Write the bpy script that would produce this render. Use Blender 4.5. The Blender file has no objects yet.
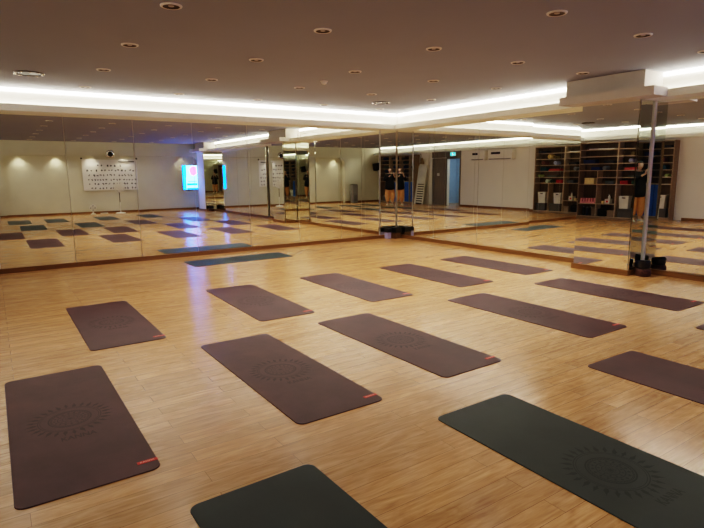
import bpy, bmesh, math, random
from mathutils import Vector, Matrix
random.seed(7)
PI = math.pi
sc = bpy.context.scene
col = sc.collection

# ------------------------------------------------------------------ materials
def lin(c):
    return tuple(((x / 255) / 12.92 if x / 255 <= 0.04045 else ((x / 255 + 0.055) / 1.055) ** 2.4) for x in c)

def mat(name, rgb, rough=0.5, metal=0.0, var=0.06, scale=6.0, spec=0.5, emit=None, estr=0.0, bump=0.0, bscale=60.0):
    m = bpy.data.materials.new(name); m.use_nodes = True
    nt = m.node_tree; b = nt.nodes['Principled BSDF']
    c = lin(rgb)
    b.inputs['Roughness'].default_value = rough
    b.inputs['Metallic'].default_value = metal
    b.inputs['Specular IOR Level'].default_value = spec
    tc = nt.nodes.new('ShaderNodeTexCoord')
    n = nt.nodes.new('ShaderNodeTexNoise'); n.inputs['Scale'].default_value = scale; n.inputs['Detail'].default_value = 4
    nt.links.new(tc.outputs['Object'], n.inputs['Vector'])
    r = nt.nodes.new('ShaderNodeValToRGB')
    r.color_ramp.elements[0].position = 0.3; r.color_ramp.elements[1].position = 0.7
    r.color_ramp.elements[0].color = (*[x * (1 - var) for x in c], 1)
    r.color_ramp.elements[1].color = (*[min(1, x * (1 + var)) for x in c], 1)
    nt.links.new(n.outputs['Fac'], r.inputs['Fac'])
    nt.links.new(r.outputs['Color'], b.inputs['Base Color'])
    if emit:
        b.inputs['Emission Color'].default_value = (*lin(emit), 1)
        b.inputs['Emission Strength'].default_value = estr
    if bump:
        n2 = nt.nodes.new('ShaderNodeTexNoise'); n2.inputs['Scale'].default_value = bscale
        nt.links.new(tc.outputs['Object'], n2.inputs['Vector'])
        bp = nt.nodes.new('ShaderNodeBump'); bp.inputs['Strength'].default_value = bump; bp.inputs['Distance'].default_value = 0.01
        nt.links.new(n2.outputs['Fac'], bp.inputs['Height']); nt.links.new(bp.outputs['Normal'], b.inputs['Normal'])
    return m

def wood_floor():
    m = bpy.data.materials.new('oak_laminate'); m.use_nodes = True
    nt = m.node_tree; N = nt.nodes; L = nt.links; b = N['Principled BSDF']
    tc = N.new('ShaderNodeTexCoord')
    sep = N.new('ShaderNodeSeparateXYZ'); L.new(tc.outputs['Object'], sep.inputs[0])
    cmb = N.new('ShaderNodeCombineXYZ'); L.new(sep.outputs['Y'], cmb.inputs['X']); L.new(sep.outputs['X'], cmb.inputs['Y'])
    br = N.new('ShaderNodeTexBrick')
    br.offset = 0.37; br.offset_frequency = 2; br.squash = 1.0
    br.inputs['Scale'].default_value = 1.0
    br.inputs['Brick Width'].default_value = 1.2; br.inputs['Row Height'].default_value = 0.113
    br.inputs['Mortar Size'].default_value = 0.0013; br.inputs['Mortar Smooth'].default_value = 0.3; br.inputs['Bias'].default_value = 0.0
    br.inputs['Color1'].default_value = (0, 0, 0, 1); br.inputs['Color2'].default_value = (1, 1, 1, 1)
    br.inputs['Mortar'].default_value = (0.5, 0.5, 0.5, 1)
    L.new(cmb.outputs[0], br.inputs['Vector'])
    # per-plank offset for the grain
    off = N.new('ShaderNodeVectorMath'); off.operation = 'MULTIPLY_ADD'
    L.new(br.outputs['Color'], off.inputs[0]); off.inputs[1].default_value = (7.3, 3.1, 0); L.new(cmb.outputs[0], off.inputs[2])
    mp = N.new('ShaderNodeMapping'); mp.inputs['Scale'].default_value = (1.6, 26, 1); L.new(off.outputs[0], mp.inputs['Vector'])
    g = N.new('ShaderNodeTexNoise'); g.inputs['Scale'].default_value = 1.6; g.inputs['Detail'].default_value = 7; g.inputs['Roughness'].default_value = 0.65; g.inputs['Distortion'].default_value = 0.8
    L.new(mp.outputs[0], g.inputs['Vector'])
    mp2 = N.new('ShaderNodeMapping'); mp2.inputs['Scale'].default_value = (2.2, 7, 1); L.new(off.outputs[0], mp2.inputs['Vector'])
    w = N.new('ShaderNodeTexNoise'); w.inputs['Scale'].default_value = 1.5; w.inputs['Detail'].default_value = 4; w.inputs['Distortion'].default_value = 2.2
    L.new(mp2.outputs[0], w.inputs['Vector'])
    r = N.new('ShaderNodeValToRGB'); e = r.color_ramp.elements
    e[0].position = 0.28; e[0].color = (*lin((152, 102, 58)), 1)
    e[1].position = 0.72; e[1].color = (*lin((224, 178, 122)), 1)
    x = r.color_ramp.elements.new(0.5); x.color = (*lin((194, 145, 92)), 1)
    mix = N.new('ShaderNodeMix'); mix.data_type = 'FLOAT'; mix.inputs[0].default_value = 0.42
    L.new(g.outputs['Fac'], mix.inputs[2]); L.new(w.outputs['Fac'], mix.inputs[3])
    L.new(mix.outputs[0], r.inputs['Fac'])
    hv = N.new('ShaderNodeHueSaturation')
    mr = N.new('ShaderNodeMapRange'); mr.inputs[3].default_value = 0.88; mr.inputs[4].default_value = 1.1
    L.new(br.outputs['Color'], mr.inputs[0]); L.new(mr.outputs[0], hv.inputs['Value']); L.new(r.outputs['Color'], hv.inputs['Color'])
    mm = N.new('ShaderNodeMix'); mm.data_type = 'RGBA'
    L.new(br.outputs['Fac'], mm.inputs[0]); L.new(hv.outputs['Color'], mm.inputs[6]); mm.inputs[7].default_value = (*lin((112, 72, 38)), 1)
    L.new(mm.outputs[2], b.inputs['Base Color'])
    rr = N.new('ShaderNodeMapRange'); rr.inputs[3].default_value = 0.19; rr.inputs[4].default_value = 0.25
    L.new(g.outputs['Fac'], rr.inputs[0]); L.new(rr.outputs[0], b.inputs['Roughness'])
    bp = N.new('ShaderNodeBump'); bp.inputs['Strength'].default_value = 0.12; bp.inputs['Distance'].default_value = 0.002
    L.new(g.outputs['Fac'], bp.inputs['Height']); L.new(bp.outputs['Normal'], b.inputs['Normal'])
    b.inputs['Specular IOR Level'].default_value = 0.8; b.inputs['IOR'].default_value = 1.68
    # brushed-in grain along the planks: reflections streak across it
    b.inputs['Anisotropic'].default_value = 0.82
    tg = N.new('ShaderNodeCombineXYZ'); tg.inputs[0].default_value = 1.0
    L.new(tg.outputs[0], b.inputs['Tangent'])
    return m

def wood(name, a, c, rough=0.5, axis='Z'):
    m = bpy.data.materials.new(name); m.use_nodes = True
    nt = m.node_tree; N = nt.nodes; L = nt.links; b = N['Principled BSDF']
    tc = N.new('ShaderNodeTexCoord'); mp = N.new('ShaderNodeMapping')
    s = {'X': (1, 18, 18), 'Y': (18, 1, 18), 'Z': (18, 18, 1)}[axis]
    mp.inputs['Scale'].default_value = s
    L.new(tc.outputs['Object'], mp.inputs['Vector'])
    g = N.new('ShaderNodeTexNoise'); g.inputs['Scale'].default_value = 1.5; g.inputs['Detail'].default_value = 5
    L.new(mp.outputs[0], g.inputs['Vector'])
    r = N.new('ShaderNodeValToRGB'); r.color_ramp.elements[0].position = .3; r.color_ramp.elements[1].position = .7
    r.color_ramp.elements[0].color = (*lin(a), 1); r.color_ramp.elements[1].color = (*lin(c), 1)
    L.new(g.outputs['Fac'], r.inputs['Fac']); L.new(r.outputs['Color'], b.inputs['Base Color'])
    b.inputs['Roughness'].default_value = rough
    return m

def mat_rubber(name, rgb, var):
    m = bpy.data.materials.new(name); m.use_nodes = True
    nt = m.node_tree; N = nt.nodes; L = nt.links; b = N['Principled BSDF']
    tc = N.new('ShaderNodeTexCoord'); oi = N.new('ShaderNodeObjectInfo')
    ad = N.new('ShaderNodeVectorMath'); ad.operation = 'MULTIPLY_ADD'
    L.new(oi.outputs['Location'], ad.inputs[0]); ad.inputs[1].default_value = (1.7, 1.3, 0); L.new(tc.outputs['Object'], ad.inputs[2])
    n = N.new('ShaderNodeTexNoise'); n.inputs['Scale'].default_value = 3.2; n.inputs['Detail'].default_value = 5; n.inputs['Roughness'].default_value = 0.6
    L.new(ad.outputs[0], n.inputs['Vector'])
    r = N.new('ShaderNodeValToRGB'); c = lin(rgb)
    r.color_ramp.elements[0].position = .35; r.color_ramp.elements[1].position = .68
    r.color_ramp.elements[0].color = (*[x * (1 - var) for x in c], 1); r.color_ramp.elements[1].color = (*[x * (1 + var) for x in c], 1)
    L.new(n.outputs['Fac'], r.inputs['Fac']); L.new(r.outputs['Color'], b.inputs['Base Color'])
    f = N.new('ShaderNodeTexNoise'); f.inputs['Scale'].default_value = 300; L.new(tc.outputs['Object'], f.inputs['Vector'])
    bp = N.new('ShaderNodeBump'); bp.inputs['Strength'].default_value = .15; bp.inputs['Distance'].default_value = .002
    L.new(f.outputs['Fac'], bp.inputs['Height']); L.new(bp.outputs['Normal'], b.inputs['Normal'])
    b.inputs['Roughness'].default_value = .52; b.inputs['Specular IOR Level'].default_value = .4
    return m

def emis(name, rgb, s):
    m = bpy.data.materials.new(name); m.use_nodes = True
    nt = m.node_tree; nt.nodes.clear()
    e = nt.nodes.new('ShaderNodeEmission'); e.inputs[0].default_value = (*lin(rgb), 1); e.inputs[1].default_value = s
    o = nt.nodes.new('ShaderNodeOutputMaterial'); nt.links.new(e.outputs[0], o.inputs[0])
    return m

def mirror_mat(name, rgb):
    m = bpy.data.materials.new(name); m.use_nodes = True
    nt = m.node_tree; nt.nodes.clear()
    e = nt.nodes.new('ShaderNodeBsdfGlossy'); e.inputs['Color'].default_value = (*lin(rgb), 1); e.inputs['Roughness'].default_value = 0.0
    o = nt.nodes.new('ShaderNodeOutputMaterial'); nt.links.new(e.outputs[0], o.inputs[0])
    return m

M = {}
M['floor'] = wood_floor()
M['ceil'] = mat('ceiling_paint', (148, 152, 162), .9, var=.02, scale=1.2)
M['white'] = mat('white_paint', (232, 228, 218), .8, var=.02, scale=2)
M['ledge'] = mat('ledge_paint', (246, 248, 236), .8, var=.01)
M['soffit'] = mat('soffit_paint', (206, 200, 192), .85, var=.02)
M['cream'] = mat('cream_wallpaper', (204, 201, 180), .8, var=.03, scale=2.5, bump=.15, bscale=14)
M['trim'] = wood('oak_trim', (112, 76, 38), (140, 98, 54), .45, 'Y')
M['trimx'] = wood('oak_trim_long', (112, 76, 38), (140, 98, 54), .45, 'X')
M['mirror'] = mirror_mat('mirror_silver', (249, 251, 244))
M['mirrorb'] = mirror_mat('mirror_silver_column', (226, 232, 222))
M['steel'] = mat('brushed_steel', (196, 196, 194), .3, 1.0, .05, 20)
M['led'] = emis('led_tape', (255, 244, 226), 24.0)
M['led2'] = emis('led_tape_hidden', (255, 242, 224), 30.0)
M['maroon'] = mat_rubber('maroon_rubber', (78, 50, 49), .2)
M['green'] = mat_rubber('green_rubber', (47, 54, 50), .12)
M['teal'] = mat_rubber('teal_rubber', (44, 57, 58), .08)
M['emb_m'] = mat('maroon_emboss', (54, 35, 34), .6, var=.05)
M['emb_g'] = mat('green_emboss', (27, 33, 30), .6, var=.05)
M['red'] = mat('red_tag', (206, 56, 44), .6)
M['pink'] = mat('tag_print', (244, 176, 160), .6)
M['black'] = mat('black_plastic', (18, 18, 19), .4)
M['dark'] = mat('dark_recess', (40, 33, 28), .5)
M['lens'] = mat('lamp_lens', (176, 168, 158), .3)
M['ring'] = mat('white_ring', (214, 206, 196), .45)
M['lit'] = emis('lit_lamp', (255, 236, 205), 9.0)
M['shelfwood'] = wood('walnut_board', (124, 104, 84), (152, 130, 106), .55, 'X')
M['shelfedge'] = wood('walnut_edge', (168, 150, 128), (192, 174, 150), .55, 'X')
M['shelfback'] = wood('walnut_back', (84, 68, 54), (104, 86, 68), .7, 'Z')
M['doorwood'] = wood('grey_oak_door', (104, 96, 82), (134, 124, 108), .55, 'Z')
M['chrome'] = mat('chrome', (210, 210, 210), .15, 1.0, .02)
M['cloth_w'] = mat('white_banner_cloth', (226, 224, 218), .85, var=.03, scale=3)
M['ink'] = mat('black_ink', (26, 25, 27), .8)
M['fanw'] = mat('off_white_plastic', (222, 218, 206), .45)
M['grey'] = mat('grey_plastic', (128, 126, 124), .5)
M['gbox'] = mat('grey_felt', (92, 90, 88), .9)
M['bask'] = mat('white_basket', (214, 212, 202), .6)
M['blue'] = mat('blue_mat_foam', (44, 98, 176), .7, var=.12)
M['skin'] = mat('skin', (216, 178, 154), .55, var=.04, scale=12)
M['hair'] = mat('dark_hair', (30, 24, 22), .5, var=.2, scale=30)
M['shirt'] = mat('black_cotton', (20, 20, 22), .9, var=.15, scale=14)
M['pants'] = mat('tan_cotton', (226, 168, 112), .9, var=.08, scale=9)
M['rim'] = mat('bright_metal', (220, 214, 204), .25, 1.0)
M['corridor'] = mat('corridor_wall', (150, 168, 190), .8)
M['tvb'] = emis('screen_cyan', (0, 100, 255), 30)
M['tvw'] = emis('screen_white', (50, 140, 255), 30)
M['tvp'] = emis('screen_pink', (255, 80, 205), 8)
M['tvd'] = emis('screen_blue', (0, 60, 255), 30)
M['exit'] = emis('exit_green', (40, 190, 205), 2.2)
M['exitw'] = emis('exit_white', (220, 255, 250), 2.6)
M['singing'] = mat('dark_pattern_fabric', (74, 44, 34), .7, var=.7, scale=45)
M['lav'] = mat('lavender_card', (188, 182, 222), .6)
M['browncard'] = mat('brown_card', (104, 74, 44), .6, var=.3, scale=30)
def cm(name, rgb, r=.75): 
    if name not in M: M[name] = mat(name, rgb, r, var=.12, scale=10)
    return M[name]

# ------------------------------------------------------------------ mesh helpers
class MB:
    def __init__(s): s.bm = bmesh.new()
    def box(s, x0, x1, y0, y1, z0, z1, mtx=None, bev=0.0):
        r = bmesh.ops.create_cube(s.bm, size=1.0)
        vs = r['verts']
        for v in vs:
            v.co = Vector(((x0 + x1) / 2 + v.co.x * (x1 - x0), (y0 + y1) / 2 + v.co.y * (y1 - y0), (z0 + z1) / 2 + v.co.z * (z1 - z0)))
        if bev:
            es = list({e for v in vs for e in v.link_edges})
            g = bmesh.ops.bevel(s.bm, geom=es, offset=bev, segments=2, affect='EDGES', profile=.7)
            vs = list({v for f in g['faces'] for v in f.verts} | {v for v in vs if v.is_valid})
        if mtx is not None:
            for v in vs: v.co = mtx @ v.co
        return vs
    def prism(s, pts, z0, z1, mtx=None):
        a = [s.bm.verts.new((x, y, z0)) for x, y in pts]; b = [s.bm.verts.new((x, y, z1)) for x, y in pts]
        n = len(pts)
        s.bm.faces.new(list(reversed(a))); s.bm.faces.new(b)
        for i in range(n):
            s.bm.faces.new((a[i], a[(i + 1) % n], b[(i + 1) % n], b[i]))
        if mtx is not None:
            for v in a + b: v.co = mtx @ v.co
        return a + b
    def lathe(s, prof, seg=32, mtx=None, sx=1, sy=1):
        rings = []
        for r, z in prof:
            if r < 1e-6: rings.append([s.bm.verts.new((0, 0, z))])
            else: rings.append([s.bm.verts.new((r * sx * math.cos(2 * PI * i / seg), r * sy * math.sin(2 * PI * i / seg), z)) for i in range(seg)])
        for A, B in zip(rings, rings[1:]):
            if len(A) == 1 and len(B) == 1: continue
            for i in range(seg):
                j = (i + 1) % seg
                if len(A) == 1: s.bm.faces.new((A[0], B[i], B[j]))
                elif len(B) == 1: s.bm.faces.new((A[i], A[j], B[0]))
                else: s.bm.faces.new((A[i], A[j], B[j], B[i]))
        vs = [v for r in rings for v in r]
        if mtx is not None:
            for v in vs: v.co = mtx @ v.co
        return vs
    def tube(s, pts, rad, seg=10, cap=True):
        pts = [Vector(p) for p in pts]
        n = len(pts); rs = rad if isinstance(rad, (list, tuple)) else [rad] * n
        rings = []; up = None
        for i, p in enumerate(pts):
            t = (pts[min(i + 1, n - 1)] - pts[max(i - 1, 0)]).normalized()
            if up is None:
                up = Vector((0, 0, 1)) if abs(t.z) < .9 else Vector((1, 0, 0))
            a = t.cross(up).normalized(); b = a.cross(t).normalized(); up = b
            rings.append([s.bm.verts.new(p + a * rs[i] * math.cos(2 * PI * k / seg) + b * rs[i] * math.sin(2 * PI * k / seg)) for k in range(seg)])
        for A, B in zip(rings, rings[1:]):
            for i in range(seg): s.bm.faces.new((A[i], A[(i + 1) % seg], B[(i + 1) % seg], B[i]))
        if cap: s.bm.faces.new(list(reversed(rings[0]))); s.bm.faces.new(rings[-1])
    def ball(s, c, r, seg=24, sc_=(1, 1, 1)):
        g = bmesh.ops.create_uvsphere(s.bm, u_segments=seg, v_segments=seg // 2, radius=1)
        for v in g['verts']: v.co = Vector((c[0] + v.co.x * r * sc_[0], c[1] + v.co.y * r * sc_[1], c[2] + v.co.z * r * sc_[2]))
    def build(s, name, m, parent=None, smooth=None, loc=None):
        bmesh.ops.recalc_face_normals(s.bm, faces=s.bm.faces)
        me = bpy.data.meshes.new(name); s.bm.to_mesh(me); s.bm.free()
        me.materials.append(m)
        o = bpy.data.objects.new(name, me); col.objects.link(o)
        if smooth is not None:
            for p in me.polygons: p.use_smooth = True
            me.set_sharp_from_angle(angle=math.radians(smooth))
        if parent is not None: o.parent = parent
        if loc is not None: o.location = loc
        return o

def tag(o, label=None, cat=None, group=None, kind=None):
    if label: o['label'] = label
    if cat: o['category'] = cat
    if group: o['group'] = group
    if kind: o['kind'] = kind
    return o
def struct(o): o['kind'] = 'structure'; return o
def thing(name, label, cat, loc=(0, 0, 0), rz=0, group=None):
    o = bpy.data.objects.new(name, None); col.objects.link(o)
    o.empty_display_size = .1; o.location = loc; o.rotation_euler = (0, 0, rz)
    return tag(o, label, cat, group)
KIDS = {}
def children(o): return [c for c in bpy.data.objects if c.parent == o]
def dup(o, loc=None, rz=None, label=None, parent=None):
    c = o.copy(); col.objects.link(c)
    if parent is not None: c.parent = parent
    if loc is not None: c.location = loc
    if rz is not None: c.rotation_euler = (0, 0, rz)
    if label: c['label'] = label
    for ch in children(o): dup(ch, parent=c)
    return c
def rz_about(px_, py_, a):
    return Matrix.Translation((px_, py_, 0)) @ Matrix.Rotation(a, 4, 'Z') @ Matrix.Translation((-px_, -py_, 0))
RX = lambda a: Matrix.Rotation(a, 4, 'X')
RY = lambda a: Matrix.Rotation(a, 4, 'Y')
RZ = lambda a: Matrix.Rotation(a, 4, 'Z')
T = Matrix.Translation

# ------------------------------------------------------------------ room (x: away from left mirror, y: towards right mirror)
XL, XB, YF, YR, H = -9.8, 4.0, -1.75, 7.86, 2.82
LZ0_ = 2.46
XP = 3.75                                   # front of the arch frame on the banner wall
def sbox(name, x0, x1, y0, y1, z0, z1, m):
    b = MB(); b.box(x0, x1, y0, y1, z0, z1); return struct(b.build(name, m))
sbox('floor', XL - .2, XB + .2, YF - 2.4, YR + .2, -.1, 0, M['floor'])
sbox('ceiling', XL - .2, XB + .2, YF - 2.4, YR + .2, H, H + .12, M['ceil'])
sbox('wall_left', XL - .2, XL - .02, YF - .2, YR + .2, 0, H, M['white'])
b = MB(); b.box(XL - .02, XB + .2, YR + .07, YR + .2, 0, H); b.box(XL - .02, XB + .2, YR + .02, YR + .07, LZ0_, H); struct(b.build('wall_right', M['white']))
sbox('wall_back', XB, XB + .2, YF - .2, YR + .02, 0, H, M['cream'])
# near wall with a doorway
DX0, DX1, DZ = -2.32, -1.52, 2.12
b = MB()
b.box(XL - .02, DX0, YF - .15, YF, 0, H); b.box(DX1, XB, YF - .15, YF, 0, H); b.box(DX0, DX1, YF - .15, YF, DZ, H)
struct(b.build('wall_near', M['white']))
# arched frame on the banner wall
def arch_pts(y0, y1, z1, rad, n=8):
    p = [(y0, 0.0), (y0, z1 - rad)]
    for i in range(1, n + 1):
        a = PI - (PI / 2) * i / n; p.append((y0 + rad + rad * math.cos(a), z1 - rad + rad * math.sin(a)))
    for i in range(0, n + 1):
        a = PI / 2 - (PI / 2) * i / n; p.append((y1 - rad + rad * math.cos(a), z1 - rad + rad * math.sin(a)))
    p.append((y1, 0.0)); return p
NY0, NY1, NZ = .42, 7.64, 2.29
inner = arch_pts(NY0, NY1, NZ, .3)
b = MB()
outer = []
for y, z in inner:                         # matching outline points on the outer edge of the frame
    if z <= NZ - .301 or z == 0: outer.append((YF if y < 3 else YR, z))
    else: outer.append((YF if y <= NY0 + 1e-4 else YR if y >= NY1 - 1e-4 else y, H))
outer[0] = (YF, 0.0); outer[-1] = (YR, 0.0); outer[1] = (YF, H); outer[-2] = (YR, H)
V = lambda q, x: b.bm.verts.new((x, q[0], q[1]))
fi = [V(q, XP) for q in inner]; fo = [V(q, XP) for q in outer]; bi = [V(q, XB - .002) for q in inner]
for k in range(len(inner) - 1):
    b.bm.faces.new((fi[k], fi[k + 1], fo[k + 1], fo[k])); b.bm.faces.new((fi[k], bi[k], bi[k + 1], fi[k + 1]))
struct(b.build('wall_back_arch', M['cream'], smooth=30))
# baseboards
sbox('baseboard_left', XL - .01, XL + .022, YF, YR, 0, .075, M['trim'])
sbox('baseboard_right', XL + .03, XB - .3, YR - .022, YR + .01, 0, .075, M['trimx'])
b = MB(); b.box(XB - .02, XB - .003, NY0, NY1, 0, .09); b.box(XP - .015, XP, YF, NY0, 0, .09); b.box(XP - .015, XP, NY1, YR - .03, 0, .09)
struct(b.build('baseboard_back', M['trim']))
b = MB(); b.box(-6.95, DX0 - .06, YF, YF + .015, 0, .08); b.box(3.3, XP - .02, YF, YF + .015, 0, .08)
struct(b.build('baseboard_near', M['trimx']))
# cove ledges, with LED tape above them
LZ0, LZ1, LD = 2.452, 2.552, .30
def ledge(name, x0, x1, y0, y1):
    b = MB(); b.box(x0, x1, y0, y1, LZ0, LZ1); return struct(b.build(name, M['ledge']))
ledge('trim_1', XL - .02, XL + LD, YF, YR - LD)
ledge('trim_2', XL - .02, XP, YR - LD, YR + .02)
ledge('trim_3', XL + LD, XP, YF, YF + LD)
# columns on the right mirror wall
COLS = [(-4.86, -4.02), (2.48, 3.24)]
CY = 7.44
for i, (a, c) in enumerate(COLS):
    sbox('wall_column' if i == 0 else 'wall_column_far', a + .03, c - .02, CY + .075, YR - .03, 0, LZ0, M['white'])
    b = MB()
    b.box(a - .27, c + .07, 7.40, YR + .02, LZ1, H - .001); b.box(a - .25, c + .30, 7.21, YR - LD - .001, LZ0 + .004, LZ1 + .02)
    struct(b.build('trim_%d' % (4 + i), M['soffit']))
# LED tape runs
def led(name, label, boxes, m):
    b = MB()
    for q in boxes: b.box(*q)
    return tag(b.build(name, m), label, 'led strip light')
led('led_strip', 'bright white led strip along the ceiling edge above the left mirror wall', [(XL - .019, XL - .004, YF + .05, YR - .02, H - .05, H - .006)], M['led'])
led('led_strip', 'bright white led strip along the ceiling edge between corner and column', [(XL + .02, COLS[0][0] - .28, YR + .004, YR + .019, H - .05, H - .006)], M['led'])
led('led_strip', 'bright white led strip along the ceiling edge right of the near column', [(COLS[0][1] + .08, COLS[1][0] - .28, YR + .004, YR + .019, H - .05, H - .006)], M['led'])
led('led_strip', 'bright led strip above the storage shelves, seen in the mirrors', [(XL + .05, XP - .1, YF + .001, YF + .016, H - .05, H - .006)], M['led'])
led('led_tape', 'warm led tape lying on the ledge over the left mirror wall', [(XL + .02, XL + .035, YF + .4, YR - LD - .05, LZ1, LZ1 + .012)], M['led2'])
led('led_tape', 'warm led tape lying on the ledge over the right mirror wall', [(XL + LD + .05, COLS[0][0] - .28, YR - .035, YR - .02, LZ1, LZ1 + .012), (COLS[0][1] + .08, COLS[1][0] - .28, YR - .035, YR - .02, LZ1, LZ1 + .012)], M['led2'])

# ------------------------------------------------------------------ mirror panels
def mirror_x(y0, y1, label, rot=0.0):       # on the left wall, facing +x
    b = MB(); g = .003
    b.box(XL - .012, XL, y0 + g, y1 - g, .076, LZ0 - .002, rz_about(XL, (y0 + y1) / 2, rot))
    return tag(b.build('mirror_panel', M['mirror']), label, 'mirror', 'left wall mirror panels')
def mirror_y(x0, x1, label, rot=0.0, y=YR, group='right wall mirror panels', m='mirror', z0=.076):   # facing -y
    b = MB(); g = .003
    b.box(x0 + g, x1 - g, y, y + .012, z0, LZ0 - .002, rz_about((x0 + x1) / 2, y, rot))
    return tag(b.build('mirror_panel', M[m]), label, 'mirror', group)
ORD = ['first', 'second', 'third', 'fourth', 'fifth', 'sixth', 'seventh', 'eighth', 'ninth', 'tenth']
d2r = math.radians
D3 = d2r(2.4)
LJ = [7.835, 7.39, 6.86, 6.32, 5.28, 4.18, 3.12, 2.11, 1.06, .0, -1.05]
LROT = [d2r(.5)] + [0] * 9
for i in range(10):
    mirror_x(LJ[i + 1], LJ[i], 'tall mirror panel on the left wall, %s one counted from the corner' % ORD[i], LROT[i])
RJ = [-9.79, -8.53, -7.28, -6.05, COLS[0][0]]
RROT = [0, 0, 0, d2r(1.2)]
for i in range(4):
    mirror_y(RJ[i], RJ[i + 1], 'tall mirror panel on the right wall before the column, %s from the corner' % ORD[i], RROT[i])
x = COLS[0][1]; w = (COLS[1][0] - x) / 5
for i in range(5):
    o = mirror_y(x + .004 + i * w, x + (i + 1) * w, 'tall mirror panel on the right wall past the column, %s from it' % ORD[i])
    if i == 0: o.data.transform(rz_about(x, YR, D3))
mirror_y(COLS[1][1] + .015, XP - .01, 'narrow mirror panel between far column and banner wall')
for i, (a, c) in enumerate(COLS):
    w_ = ['near column', 'far column by the screen'][i]
    if i == 0: mirror_y(a, c, 'wide mirror facing of the %s' % w_, d2r(2.5), CY + .005, 'column mirror facings', 'mirror', .08)
    else: sbox('wall_column_facing', a, c, CY, CY + .014, .08, LZ0 - .002, M['white'])
    for s, xx in (('corner', a), ('doorway', c)):
        b = MB(); 
        if s == 'corner': b.box(xx, xx + .012, CY + .02, YR - .004, .08, LZ0 - .002)
        else: b.box(xx - .012, xx, CY + .03, YR - .004, .08, LZ0 - .002, rz_about(xx, YR, D3) if i == 0 else None)
        tag(b.build('mirror_panel', M['mirrorb']), 'narrow side mirror of the %s, facing the %s' % (w_, 'room corner' if s == 'corner' else 'banner wall'), 'mirror', 'column mirror facings')
    b = MB(); mt = rz_about((a + c) / 2, CY + .005, d2r(2.5) if i == 0 else 0)
    b.box(a - .02, c + .02, CY - .02, CY + .01, 0, .078, mt)
    b.box(a - .02, a + .01, CY + .03, YR - .025, 0, .078); b.box(c - .01, c + .02, CY + .05, YR - .025, 0, .078)
    struct(b.build('baseboard_column' if i == 0 else 'baseboard_column_far', M['trimx']))
    b = MB(); b.box(c + .001, c + .022, YR - .024, YR - .003, .08, LZ0 - .004, bev=.003)
    tag(b.build('corner_profile', M['white']), 'slim silver strip in the inner corner of the %s' % w_, 'metal strip')
b = MB(); b.box(XL + .001, XL + .006, 7.355, 7.385, .08, LZ0 - .004, bev=.003)
tag(b.build('joint_profile', M['steel']), 'wider silver strip on the left mirror wall near the corner', 'metal strip')

# ------------------------------------------------------------------ ceiling fittings
def lathe_obj(name, prof, m, parent, seg=32, loc=None, sm=40):
    b = MB(); b.lathe(prof, seg); return b.build(name, m, parent, smooth=sm, loc=loc)
dl = thing('downlight', '', 'ceiling light', (0, 0, H), 0, 'unlit ceiling downlights')
lathe_obj('trim_ring', [(.066, 0), (.066, -.010), (.074, -.013), (.084, -.008), (.086, 0)], M['ring'], dl)
lathe_obj('recess_shade', [(.066, -.0095), (.050, -.003), (.030, -.0022), (0, -.0022)], M['dark'], dl)  # shade of the recess put into the colour of a nearly flush disc
lathe_obj('bulb', [(.024, -.0024), (.022, -.006), (.012, -.0085), (0, -.009)], M['lens'], dl, 20)
XS = [-9.2, -7.62, -6.08, -4.555, -3.02, -1.49, .04, 1.57, 3.1]; YS = [-.05, 1.345, 2.755, 4.165, 5.56, 6.92]
first = True
for i, x in enumerate(XS):
    for j, y in enumerate(YS):
        lab = 'unlit recessed downlight, %s from left mirror wall, in the %s row from right mirror wall' % (ORD[i], ORD[5 - j])
        if first: dl.location = (x, y, H); dl['label'] = lab; first = False
        else: dup(dl, (x, y, H), 0, lab)
for i, x in enumerate(XS):      # added fill spots under the unlit downlights, brightening the floor
    for j, y in enumerate(YS):
        l = bpy.data.lights.new('floor_fill', 'SPOT'); l.energy = {0: 66, 1: 84, 2: 84, 3: 74, 4: 31, 5: 12}.get(i, 36) * ((.55 if j == 0 and i > 2 else .36) + .18 * max(0, y) if i < 6 else 1.0); l.color = (1, .95, .86); l.spot_size = d2r(76 if i == 0 or j == 5 else 112); l.spot_blend = 1.0; l.shadow_soft_size = .05
        lo = bpy.data.objects.new('floor_fill_spot', l); col.objects.link(lo); lo.location = (x, y, H - .016)
sp = thing('ceiling_speaker', 'round dark ceiling speaker with bright dotted rim near the left frame edge', 'ceiling speaker', (-8.36, .57, H), 0, 'round ceiling speakers')
lathe_obj('rim', [(.150, 0), (.150, -.010), (.160, -.014), (.176, -.010), (.18, 0)], M['dark'], sp)
lathe_obj('grille', [(.150, -.006), (.08, -.008), (0, -.009)], M['black'], sp)
for k in range(10):
    b = MB(); a = 2 * PI * k / 10; b.lathe([(.016, -.012), (.012, -.018), (0, -.019)], 12, T((.162 * math.cos(a), .162 * math.sin(a), 0)))
    b.build('stud', M['rim'], sp, smooth=40)
dup(sp, (-8.4, 6.35, H), 0, 'round dark ceiling speaker with bright dotted rim near the mirror corner')
dt = thing('smoke_detector', 'small white ceiling detector dome between downlights', 'detector', (-6.92, 4.19, H))
lathe_obj('base', [(.055, 0), (.055, -.012), (.048, -.016)], M['ring'], dt)
lathe_obj('dome', [(.042, -.016), (.036, -.036), (.018, -.046), (0, -.048)], M['fanw'], dt)
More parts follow.
